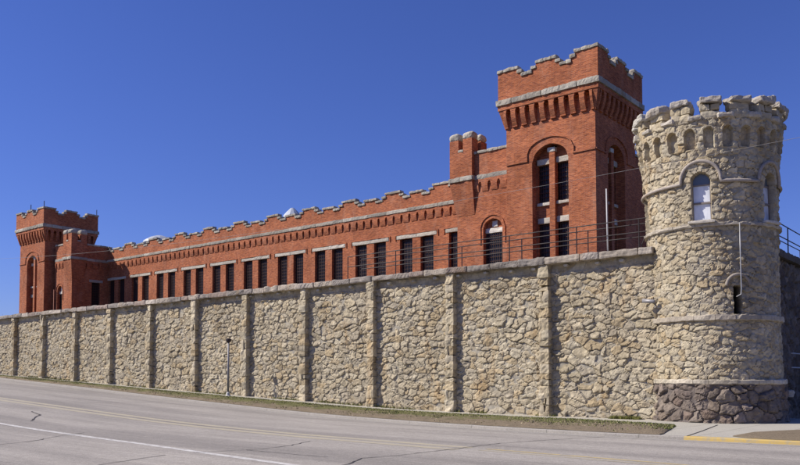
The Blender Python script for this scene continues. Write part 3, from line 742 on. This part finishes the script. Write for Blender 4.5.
def main_block():
    X0, X1, Y0 = -88.45, -32.7, 51.0; rs = random.Random(77); fr = FR('front', Y0); ZC = 15.45; per = 5.14; s0 = -83.1
    brick = MB(); holes = []
    for k in range(-1, 10):
        for off in (0, 2.22): holes.append((s0 + per * k + off, s0 + per * k + off + 1.36))
    holes = [h for h in holes if h[0] > X0 + .1 and h[1] < X1 - .05]
    wall_face(brick, fr, X0, X1, -.6, 16.6, [(a, b, 8.4, [(a, 13.2), (b, 13.2)]) for a, b in holes], .38)
    fbox(brick, FR('back', 66), X0, X1, -.1, 0, -.6, 16.9)
    m = part(brick, 'main_wall', M['brick'], CELL)
    for a, b in holes: pane_box(fr, a, b, 8.4, 13.2, -.34, m)
    for k in range(-1, 10):
        a = s0 + per * k; j = 0
        for (u0, u1) in ((a - .33, a + 1.79), (a + 1.80, a + 3.92)):
            if u0 < X0 - .3 or u1 > X1 + 1: continue
            stone_piece(fr, u0, min(u1, X1), -.25, .05, 13.2, 13.50 + rs.uniform(-.02, .02), m, 'lintel', rs.choice(CREAM), rs.randrange(9999), .018)
        b = MB(); fbox(b, fr, a - .5, min(a + 4.09, X1), -.02, .07, 13.52, 13.60); fbox(b, fr, a - .5, a - .42, -.02, .07, 13.12, 13.52)
        if a + 4.09 < X1: fbox(b, fr, a + 4.01, a + 4.09, -.02, .07, 13.12, 13.52)
        part(b, 'drip_moulding', M['brick'], m)
    cb = MB(); n = round((X1 - X0) / (per / 6)); corbels(cb, fr, X0, X1, n, ZC + .01, ZC - .38, ZC - .92, .13, .27, foot=False); part(cb, 'corbel_table', M['brick'], m)
    cor = MB(); coping_run(cor, fr, X0, X1, ZC, ZC + .30, -.3, .20, rs, 0, Lr=(1.2, 2.4), amp=.022, over=0, col=None); part(cor, 'cornice', M['cap'], m)
    par = MB(); cop = MB(); a = X0; segs = []
    pat = [(1.60, 17.42), (.37, 17.13), (.72, 16.86), (1.36, 17.13), (.72, 16.86), (.37, 17.13)]
    a = -38.4 - per * 10; 
    while a < X1:
        for w, z in pat:
            lo, hi = max(a, X0), min(a + w, X1)
            if hi - lo > .05: segs.append((lo, hi, z))
            a += w
    battlement(fr, segs, ZC + .28, .40, par, cop, rs, .2, d0=.04, over=.07)
    part(par, 'parapet', M['brick'], m); part(cop, 'coping', M['cap'], m)
    part(MB().box(X0, X1, Y0 + .4, 66, 16.0, 16.25), 'roof', M['roof'], m)
    # roof ventilators
    for (x, y, w, kind) in ((-83.6, 55, 1.95, 0), (-59.7, 55, 1.0, 1)):
        b = MB(); b.lathe([(w * .55, 16.2), (w * .55, 17.9)], x, y, 18); v = part(b, 'roof_ventilator', M['galv'], CELL, smooth=False)
        c = MB(); c.lathe([(w * .95, 17.75), (w * 1.0, 17.9), (w * .95, 18.15), (w * .6, 18.55), (w * .2, 18.8 + .15 * kind), (.02, 18.85 + .15 * kind)], x, y, 12); part(c, 'cowl', M['cowl'], v, smooth=False)
    return m
main_block()
# lower range behind the near tower
b = MB(); fbox(b, FR('right', -21.75), 51.68, 64.0, -5.5, 0, -.6, 17.0); part(b, 'rear_range', M['brick'], CELL)
b = MB(); coping_run(b, FR('right', -21.75), 51.72, 64.0, 17.0, 17.2, -.5, .08, random.Random(9), 0, over=0); part(b, 'rear_coping', M['cap'], CELL)
# downpipes
for x, y, z in ((-28.05, 46.25, 12.3), (-92.25, 46.2, 12.0)):
    part(MB().tube([(x, y, 0), (x, y, z)], .055, 8), 'downpipe', M['pipe_red'], CELL, smooth=True)

# ------------------------------------------------------------------ railings on the wall walk
def railing(nm, label, pts_posts, run, parent_loc, endpost=True):
    t = empty(nm, parent_loc); tag(t, label, 'railing', 'railings along the wall walk')
    for p in pts_posts: part(MB().tube([p, (p[0], p[1], 7.76)], .024, 6), 'post', M['rail'], t)
    for z in (7.76, 7.24): part(MB().tube([(p[0], p[1], z) for p in run], .022, 6), 'rail', M['rail'], t)
    return t
railing('railing', 'dark front railing along the outer edge of the wall walk', [(x, 29.2, 6.5) for x in (-27.5, -24.3, -21.1, -17.85, -14.65, -12.0)], [(-27.5, 29.2), (-11.7, 29.2)], (-20, 29.2, 6.56))
railing('railing', 'dark rear railing along the inner edge of the wall walk, seen through the front one', [(x, 30.25, 6.5) for x in (-27.5, -24.3, -21.1, -17.85, -14.65, -12.0)], [(-27.5, 30.25), (-11.8, 30.25)], (-20, 30.25, 6.56))
railing('railing', 'dark outer railing on the side wall at the right of the round tower', [(-8.0, y, 6.5) for y in (33.0, 34.9, 37.2, 39.5, 41.8, 44.1, 46.4, 48.7)], [(-8.0, 32.8), (-8.0, 48.7)], (-8.0, 40, 6.56))
railing('railing', 'dark inner railing on the side wall behind the round tower', [(-9.05, y, 6.5) for y in (34.9, 37.2, 39.5, 41.8, 44.1, 46.4, 48.7)], [(-9.05, 32.8), (-9.05, 48.7)], (-9.05, 40, 6.56))
tag(MB().tube([(-13.48, 29.62, 6.55), (-13.5, 29.62, 7.8), (-13.52, 29.62, 9.25)], [.034, .031, .026], 8).build('mast', M['white_metal'], smooth=True), 'thin white pole standing on the wall beside the railing', 'pole')
tag(MB().tube([(-12.2, 29.9, 6.5), (-12.18, 29.9, 6.85), (-12.05, 29.9, 7.15), (-11.85, 29.9, 7.3)], .02, 6).build('bent_pipe', M['rail'], smooth=True), 'thin curved pipe rising where the wall walk meets the round tower', 'pipe')
# pipe handrail at the far right in the shade of the side wall
t = empty('handrail', (-7.2, 34, 0)); tag(t, 'pale pipe handrail in the shade at the foot of the side wall', 'handrail')
for z in (2.5, 1.97): part(MB().tube([(-7.2, 31.6, z), (-7.2, 38, z)], .025, 6), 'rail', M['galv'], t)
for y in (35.4, 37.8): part(MB().tube([(-7.2, y, 0), (-7.2, y, 2.5)], .03, 6), 'post', M['galv'], t)
tag(MB().block((-7.35, 31.9, 1.0), (.13, .13, .14), .3, .05, .08, 5, col=(.5, .47, .4)).build('loose_stone_sconce', M['cap']), 'pale stone block projecting from the shaded foot of the side wall', 'stone')

# overhead wire
p0, p1 = [], []
xs = np.array([-75, -55.66, -49.46, -41.43, -13.53, -11.53, -9.74, -6.97, -5.13, 6]); zs_ = np.array([11.4, 9.85, 9.40, 8.96, 8.20, 8.20, 8.21, 8.26, 8.33, 9.0])
co = np.polyfit(xs, zs_, 2)
tag(MB().tube([(x, 24.0, float(np.polyval(co, x))) for x in np.linspace(-80, 10, 60)], .006, 5).build('overhead_wire', simple('wire_sheath', (.22, .21, .20), .5)), 'single thin overhead wire sagging along the roadside', 'wire')

# lamp post in the verge
def lamp_post(x, y):
    z = g(x); t = empty('lamp_post', (x, y, z)); tag(t, 'thin grey lamp post with pale foot standing in the grass verge', 'lamp post')
    part(MB().lathe([(.20, z - .05), (.19, z + .05), (.12, z + .11), (.10, z + .24), (.05, z + .30)], x, y, 14), 'base', M['plinth'], t, smooth=False)
    part(MB().lathe([(.062, z + .28), (.058, z + 1.6), (.05, z + 3.02)], x, y, 12), 'pole', M['pole'], t, smooth=True)
    part(MB().lathe([(.055, z + 3.0), (.13, z + 3.06), (.15, z + 3.12), (.15, z + 3.20), (.07, z + 3.24)], x, y, 14), 'collar', M['rail'], t)
lamp_post(-34.72, 27.3)

# ------------------------------------------------------------------ ground
def kerbY(X): return float(np.interp(X, [-400, -100, -60, -44, -32, -24.5, -19, -14, -10, -6, 0, 300], [50, 28.6, 25.9, 25.0, 23.8, 23.2, 22.55, 21.9, 21.6, 21.9, 22.6, 45]))
XS = np.unique(np.concatenate([np.arange(-400, -100, 10), np.arange(-100, 0, .5), np.arange(0, 40, 2), np.arange(40, 301, 20)]).astype(float))
def strip(name, m, f0, f1, zoff, n=2, xs=XS, zf=None, disp=0, seed=0, parent=None, xr=None):
    xs = [x for x in xs if xr is None or xr[0] <= x <= xr[1]]
    P = np.zeros((len(xs), n, 3))
    for i, x in enumerate(xs):
        a, b = f0(x), f1(x)
        for j in range(n):
            y = a + (b - a) * j / (n - 1); P[i, j] = (x, y, g(x) + zoff + (zf(x, y) if zf else 0))
    if disp: P[:, 1:-1, 2] += disp * fbm(P[:, 1:-1, 0] * 2.3, P[:, 1:-1, 1] * 2.3, seed, 3)
    return MB().grid(P).build(name, m, parent)
def asphalt():
    m, nt, b = mat('asphalt'); p = geo(nt)
    c = mix(nt, noise(nt, mapping(nt, p, (.05, .9, 1)), 1.6, 4, .6), (.285, .260, .228), (.365, .334, .290))     # worn wheel tracks along the road
    c = mix(nt, 1.0, c, ramp(nt, noise(nt, mapping(nt, p, (.35, 1.3, 1)), .5, 6, .65), [(.3, (.88, .88, .88)), (.7, (1.1, 1.1, 1.1))]), 'MULTIPLY')
    c = mix(nt, 1.0, c, ramp(nt, noise(nt, p, 34, 4, .85), [(.32, (.62, .62, .62)), (.68, (1.36, 1.36, 1.36))]), 'MULTIPLY')
    c = mix(nt, 1.0, c, ramp(nt, noise(nt, p, 7, 4, .8), [(.3, (.86, .86, .86)), (.7, (1.13, 1.13, 1.13))]), 'MULTIPLY')
    oil = noise(nt, mapping(nt, p, (.03, .55, 1)), 1.0, 3, .5); c = mix(nt, 1.0, c, ramp(nt, oil, [(.42, (1.06, 1.06, 1.06)), (.60, (.82, .82, .83))]), 'MULTIPLY')
    c = mix(nt, 1.0, c, ramp(nt, noise(nt, mapping(nt, p, (.12, 3.2, 1)), 2.4, 4, .7), [(.35, (.9, .9, .91)), (.65, (1.08, 1.08, 1.08))]), 'MULTIPLY')
    nt.links.new(c, b.inputs['Base Color']); b.inputs['Roughness'].default_value = .9; b.inputs['Specular IOR Level'].default_value = .2
    bump(nt, b, noise(nt, p, 60, 3, .8), .35, .01); return m
def concrete(name, col=(.42, .395, .335), joint=1.5):
    m, nt, b = mat(name); p = geo(nt)
    c = mix(nt, noise(nt, p, 1.2, 6, .7), tuple(x * .8 for x in col), tuple(x * 1.15 for x in col))
    c = mix(nt, 1.0, c, ramp(nt, noise(nt, p, 25, 3, .7), [(.3, (.76,) * 3), (.7, (1.2,) * 3)]), 'MULTIPLY')
    sp = nt.nodes.new('ShaderNodeSeparateXYZ'); nt.links.new(p, sp.inputs[0])
    f = nt.nodes.new('ShaderNodeMath'); f.operation = 'PINGPONG'; nt.links.new(sp.outputs[0], f.inputs[0]); f.inputs[1].default_value = joint / 2
    c = mix(nt, ramp(nt, f.outputs[0], [(.0, (1, 1, 1)), (.022, (0, 0, 0))]), c, (.16, .15, .13))
    nt.links.new(c, b.inputs['Base Color']); b.inputs['Roughness'].default_value = .93; b.inputs['Specular IOR Level'].default_value = .15
    bump(nt, b, noise(nt, p, 30, 4, .7), .25, .01); return m
def turf():
    m, nt, b = mat('verge_turf'); p = geo(nt)
    # brown bare earth towards the kerb, thin spring grass towards the path: worn patches
    a = nt.nodes.new('ShaderNodeAttribute'); a.attribute_name = 'col'
    n1 = noise(nt, p, 1.3, 5, .7)
    gr = mix(nt, noise(nt, p, 9, 5, .7), (.12, .125, .045), (.22, .205, .10)); br = mix(nt, noise(nt, p, 11, 5, .7), (.17, .13, .085), (.33, .27, .19))
    s = nt.nodes.new('ShaderNodeSeparateColor'); nt.links.new(a.outputs['Color'], s.inputs[0])
    ad = nt.nodes.new('ShaderNodeMath'); ad.operation = 'ADD'; nt.links.new(s.outputs[0], ad.inputs[0]); nt.links.new(n1, ad.inputs[1])
    f = ramp(nt, ad.outputs[0], [(.86, (0, 0, 0)), (1.12, (1, 1, 1))])
    c = mix(nt, f, br, gr); c = mix(nt, 1.0, c, ramp(nt, noise(nt, p, 30, 3, .8), [(.3, (.6,) * 3), (.7, (1.35,) * 3)]), 'MULTIPLY')
    nt.links.new(c, b.inputs['Base Color']); b.inputs['Roughness'].default_value = 1; b.inputs['Specular IOR Level'].default_value = .05
    bump(nt, b, noise(nt, p, 22, 5, .8), .8, .06); return m
M['asphalt'] = asphalt(); M['concrete'] = concrete('pavement_concrete'); M['kerb'] = concrete('kerb_concrete', (.33, .305, .27), 3.0); M['turf'] = turf()
far = simple('dry_ground', (.085, .085, .045), 1, 0, .25, .05)
# one big ground sheet to the horizon
gxs = np.concatenate([[-2500, -1200, -700], XS, [600, 1200, 2500]]); gys = np.array([-2500, -1000, -300, -100, -40, 0, 20, 40, 70, 120, 300, 1000, 2500.])
P = np.zeros((len(gxs), len(gys), 3))
for i, x in enumerate(gxs):
    for j, y in enumerate(gys): P[i, j] = (x, y, g(max(-400, min(300, x))) - .40)
tag(MB().grid(P).build('ground', far), kind='structure')
def rz(x, y):
    c = 13.5; return .018 * (1 - min(1, abs(y - c) / 14)) * 4
road = strip('road', M['asphalt'], lambda x: -9.0 + .06 * x * 0, lambda x: kerbY(x) + .0, -.10, n=24, zf=lambda x, y: 0); tag(road, kind='structure')
def kerb(name, x0, x1, m, lab):
    b = MB(); xs = np.arange(x0, x1 + .01, .75)
    V = []; 
    for x in xs:
        y = kerbY(x); z = g(x)
        for (dy, zz) in ((-.02, -.2), (.0, -.02), (.03, .0), (.17 if x0 < -8 else .26, .004), (.18 if x0 < -8 else .27, -.2)): V.append((x, y + dy, z + zz))
    n = len(xs); F = [(i * 5 + k, (i + 1) * 5 + k, (i + 1) * 5 + k + 1, i * 5 + k + 1) for i in range(n - 1) for k in range(4)]
    b.add(V, F); o = b.build(name, m); tag(o, lab, kind='structure'); return o
kerb('kerb', -112, -7.75, M['kerb'], None)
my, nt, bb = mat('worn_yellow_paint'); p = geo(nt)
nt.links.new(mix(nt, ramp(nt, noise(nt, p, 5, 6, .75), [(.46, (0, 0, 0)), (.66, (1, 1, 1))]), (.52, .365, .11), (.34, .30, .22)), bb.inputs['Base Color']); bb.inputs['Roughness'].default_value = .8
kerb('painted_kerb', -7.75, 34.25, my, None)
# gutter pan (pale concrete edge of the road)
tag(strip('gutter', M['kerb'], lambda x: kerbY(x) - .45, lambda x: kerbY(x) - .02, -.096), kind='structure')
tag(strip('pavement', M['concrete'], lambda x: float(np.interp(x, [-400, -60, -35, -17], [58, 27.75, 27.6, 27.3])) if x < -13.2 else kerbY(x) + .17, lambda x: float(np.interp(x, [-400, -60, 300], [60, 29.3, 29.3])) if x < -12 else 33.5, .0, n=6, xr=(-112, -3)), kind='structure')
def gauss(v): return v
# verge
def verge_edge(x): return float(np.interp(x, [-112, -60, -35, -17, -12.5, -11.2, -9.5, -8.45], [27.80, 27.80, 27.64, 27.34, 27.04, 26.74, 26.04, 22.1]))
def build_verge():
    xs = np.concatenate([np.arange(-112, -50, .4), np.arange(-50, -8.4, .12)]); n = 26; P = np.zeros((len(xs), n, 3)); C = np.zeros_like(P)
    for i, x in enumerate(xs):
        a, b = kerbY(x) + .165, max(verge_edge(x), kerbY(x) + .2)
        t = np.linspace(0, 1, n); y = a + (b - a) * t
        P[i, :, 0] = x; P[i, :, 1] = y; P[i, :, 2] = g(x) + .012 + .09 * np.sin(np.pi * np.clip(t, 0, 1)) ** .7 * min(1, (b - a) / 2)
        fade = np.interp(x, [-60, -30, -12, -8.5], [.40, .38, .30, -.2]); C[i, :, 0] = t * .62 + fade - .12
    P[:, 1:-1, 2] += .05 * fbm(P[:, 1:-1, 0] * 3, P[:, 1:-1, 1] * 3, 9, 4) * np.clip((-8.9 - P[:, 1:-1, 0]) / 2.5, .05, 1)
    P[:, 0:2, 1] += .10 * fbm(P[:, 0:2, 0] * 2.1, P[:, 0:2, 0] * .7, 15, 3)
    tag(MB().grid(P, C).build('verge', M['turf']), kind='structure')
    # grass blades as one mass
    rng = np.random.RandomState(4); k = 26000; X = -8.6 - 62 * rng.rand(k) ** 1.5; V = []; F = []; CC = []; q = 0
    for x in X:
        a, b = kerbY(x) + .14, verge_edge(x)
        t = rng.rand() ** .75
        nn = float(fbm(np.array(x * .8), np.array(t * 3.), 12, 3))
        if nn + t * .7 < rng.rand() * .75 - .1 + (.18 if x > -12 else 0) or x > -8.9: continue
        y = a + (b - a) * t; z = g(x) + .02 + .09 * math.sin(math.pi * t) ** .7 * min(1, (b - a) / 2); hgt = rng.uniform(.015, .05); w = rng.uniform(.012, .03); an = rng.rand() * 6.28; lx, ly = rng.uniform(-.05, .05, 2)
        V += [(x - w * math.cos(an), y - w * math.sin(an), z - .02), (x + w * math.cos(an), y + w * math.sin(an), z - .02), (x + lx, y + ly, z + hgt)]; F.append((q, q + 1, q + 2)); q += 3
        green = rng.rand() < .25 + .75 * t
        c = np.array((.16, .17, .06)) if green else np.array((.30, .25, .16)); CC += [c * rng.uniform(.7, 1.3)] * 3
    gm, nt, bb = mat('grass_blades'); at = nt.nodes.new('ShaderNodeAttribute'); at.attribute_name = 'col'; nt.links.new(at.outputs['Color'], bb.inputs['Base Color']); bb.inputs['Roughness'].default_value = .9; bb.inputs['Specular IOR Level'].default_value = .1
    o = MB().add(V, F, np.array(CC)).build('grass', gm); tag(o, 'thin patchy spring grass on the verge between road and pavement', 'grass', kind='stuff')
    # weeds at the foot of wall
    V = []; F = []; CC = []; q = 0
    for i in range(5200):
        x = -11.5 - 50 * rng.rand() ** 1.3 if i > 900 else -11.9 - 1.2 * rng.rand()
        if float(fbm(np.array(x * .5), np.array(1.), 33, 3)) < .05 and i > 900: continue
        y = 28.93 - rng.rand() ** 2 * .3; z = g(x); hgt = rng.uniform(.04, .16); w = rng.uniform(.012, .03); an = rng.rand() * 6.28; lx, ly = rng.uniform(-.07, .07, 2)
        V += [(x - w * math.cos(an), y - w * math.sin(an), z - .02), (x + w * math.cos(an), y + w * math.sin(an), z - .02), (x + lx, y + ly, z + hgt)]; F.append((q, q + 1, q + 2)); q += 3
        CC += [np.array((.16, .16, .05)) * rng.uniform(.6, 1.4)] * 3
    o = MB().add(V, F, np.array(CC)).build('weeds', gm); tag(o, 'sparse weeds along the foot of the stone wall', 'weeds', kind='stuff')
    # bare earth patch right of the driveway
    b = MB(); n = 40; ring = []
    xs2 = np.linspace(-6.7, 20, 90); m_ = 16; P = np.zeros((90, m_, 3)); C = np.zeros_like(P)
    for i, x in enumerate(xs2):
        a = kerbY(x) + .17; wd = (5.2 + 5 * float(np.clip((x + 4) / 3, 0, 1))) * math.sqrt(max(0, min(1, (x + 6.75) / 1.6))); t = np.linspace(0, 1, m_)
        P[i, :, 0] = x; P[i, :, 1] = a + (2.1 - min(2.1, wd / 2)) * .35 * (1 - t) + wd * t; P[i, :, 2] = .008 + .09 * np.sin(np.pi * t) ** .6 * min(1, wd / 3); C[i, :, 0] = t * .1
    P[:, 1:-1, 2] += .03 * fbm(P[:, 1:-1, 0] * 3, P[:, 1:-1, 1] * 3, 9, 3)
    tag(MB().grid(P, C).build('bare_earth', M['turf']), kind='structure')
build_verge()

# road markings and cracks belong to the road
def ribbon(name, pts, w, m, z=.004, jit=0, parent=None, sub=1):
    rs = random.Random(len(pts) * 7 + int(pts[0][0] * 10)); q = []
    for (a, b) in zip(pts[:-1], pts[1:]):
        n = max(1, int(math.hypot(b[0] - a[0], b[1] - a[1]) / sub))
        for i in range(n): q.append((a[0] + (b[0] - a[0]) * i / n, a[1] + (b[1] - a[1]) * i / n))
    q.append(pts[-1]); V = []
    q = [(x + rs.uniform(-jit, jit), y + rs.uniform(-jit, jit)) for x, y in q]
    for i, (x, y) in enumerate(q):
        a = q[max(0, i - 1)]; b = q[min(len(q) - 1, i + 1)]; dx, dy = b[0] - a[0], b[1] - a[1]; L = math.hypot(dx, dy) or 1
        ww = w * (rs.uniform(.5, 1.3) if jit else 1) / 2
        for s in (-1, 1): px_, py_ = x - s * dy / L * ww, y + s * dx / L * ww; V.append((px_, py_, g(px_) - .10 + z))
    F = [(2 * i, 2 * i + 2, 2 * i + 3, 2 * i + 1) for i in range(len(q) - 1)]
    return MB().add(V, F).build(name, m, parent)
def paint(name, col, under, cut, soft=.12):
    m, nt, b = mat(name); p = geo(nt)
    f = ramp(nt, noise(nt, mapping(nt, p, (1.2, 3, 1)), 3.2, 7, .8), [(cut, (0, 0, 0)), (cut + soft, (1, 1, 1))])
    nt.links.new(mix(nt, f, under, col), b.inputs['Base Color']); b.inputs['Roughness'].default_value = .8; return m
MW = paint('white_road_paint', (.60, .585, .54), (.36, .33, .30), .40, .16); MYL = paint('yellow_road_paint', (.47, .405, .25), (.35, .315, .25), .42, .25); MYR = paint('yellow_road_paint_fresh', (.52, .40, .16), (.29, .265, .23), .40, .15)
line = lambda x: float(np.interp(x, [-120, -30, -23, -17, -10, -6, 20], [20.5, 16.95, 16.75, 16.4, 16.05, 15.8, 14.0]))
xsL = list(np.arange(-110, -10.5, 1.0)); ribbon('lane_line', [(x, line(x)) for x in xsL], .34, MYL, parent=road); ribbon('lane_line', [(x, line(x) - .60) for x in xsL], .34, MYL, parent=road)
xsR = list(np.arange(-10.5, 20, 1.0)); ribbon('lane_line', [(x, line(x)) for x in xsR], .15, MYR, parent=road); ribbon('lane_line', [(x, line(x) - .35) for x in xsR], .13, MYL, parent=road)
ribbon('lane_line', [(x, float(np.interp(x, [-110, -27, -22.8, -18, -15, -11.9, 0], [12.6, 11.70, 11.67, 11.5, 11.15, 10.8, 9.6]))) for x in np.arange(-110, -1, 1.0)], .21, MW, parent=road)
MCK = simple('crack_dark', (.055, .05, .05), .9)
for pts, w in (([(-27.2, 12.9), (-27.7, 13.2), (-28.6, 13.7), (-29.4, 14.3), (-30.2, 14.5), (-31.2, 14.8)], .07), ([(-20.3, 8.2), (-20.5, 9.0), (-20.8, 9.9), (-21.8, 11.2), (-22.3, 12.2)], .035),
    ([(-14.4, 7.8), (-14.7, 8.5), (-15.0, 9.4), (-15.3, 10.3)], .035), ([(-15.2, 11.0), (-15.0, 11.7), (-14.7, 12.6), (-14.9, 13.7), (-15.4, 14.9)], .03), ([(-14.8, 12.2), (-13.3, 12.2), (-12.2, 12.3)], .03),
    ([(-10.8, 10.8), (-10.9, 11.6), (-11.4, 12.6), (-11.2, 13.6), (-11.1, 15.8), (-11.1, 17.6), (-10.5, 19.8), (-9.9, 21.4)], .035), ([(-36, 17.5), (-34.5, 20), (-34.2, 23)], .04)):
    ribbon('crack', pts, w, MCK, z=.008, jit=.025, parent=road, sub=.22)
# driveway joint
tag(ribbon('pavement_joint', [(-7.7, 21.9), (-8.05, 24.2), (-8.6, 27.4)], .05, MCK, z=.107), kind='structure')

# ------------------------------------------------------------------ bare tree far left behind the wall
def bare_tree(x, y, z, H, seed):
    rs = random.Random(seed); t = empty('bare_tree', (x, y, z)); tag(t, 'leafless tree showing only thin twigs above the wall at the far left', 'tree')
    tr = MB(); cr = MB()
    def grow(p, d, L, r, lv):
        n = 4; pts = [p]; q = p
        for i in range(n):
            d = (d + Vector((rs.uniform(-.18, .18), rs.uniform(-.18, .18), rs.uniform(-.05, .12)))).normalized(); q = q + d * (L / n); pts.append(q)
        (tr if lv == 0 else cr).tube([tuple(a) for a in pts], [r * (1 - .45 * i / n) for i in range(n + 1)], 6 if lv < 2 else 4, cap=False)
        if lv < 5:
            for k in range(3 if lv else 6):
                s = rs.uniform(.4, 1.0) if lv else rs.uniform(.45, 1); b = pts[min(n, int(s * n))]
                nd = (d + Vector((rs.uniform(-1, 1), rs.uniform(-1, 1), rs.uniform(-.1, .7))) * .8).normalized(); grow(b, nd, L * rs.uniform(.55, .75), max(.012, r * .5), lv + 1)
    grow(Vector((x, y, z)), Vector((0, 0, 1)), H * .42, H * .022, 0)
    part(tr, 'trunk', M['wood'], t, smooth=True); part(cr, 'crown', M['wood'], t, smooth=True)
bare_tree(-123, 54, 3.0, 11.5, 4)
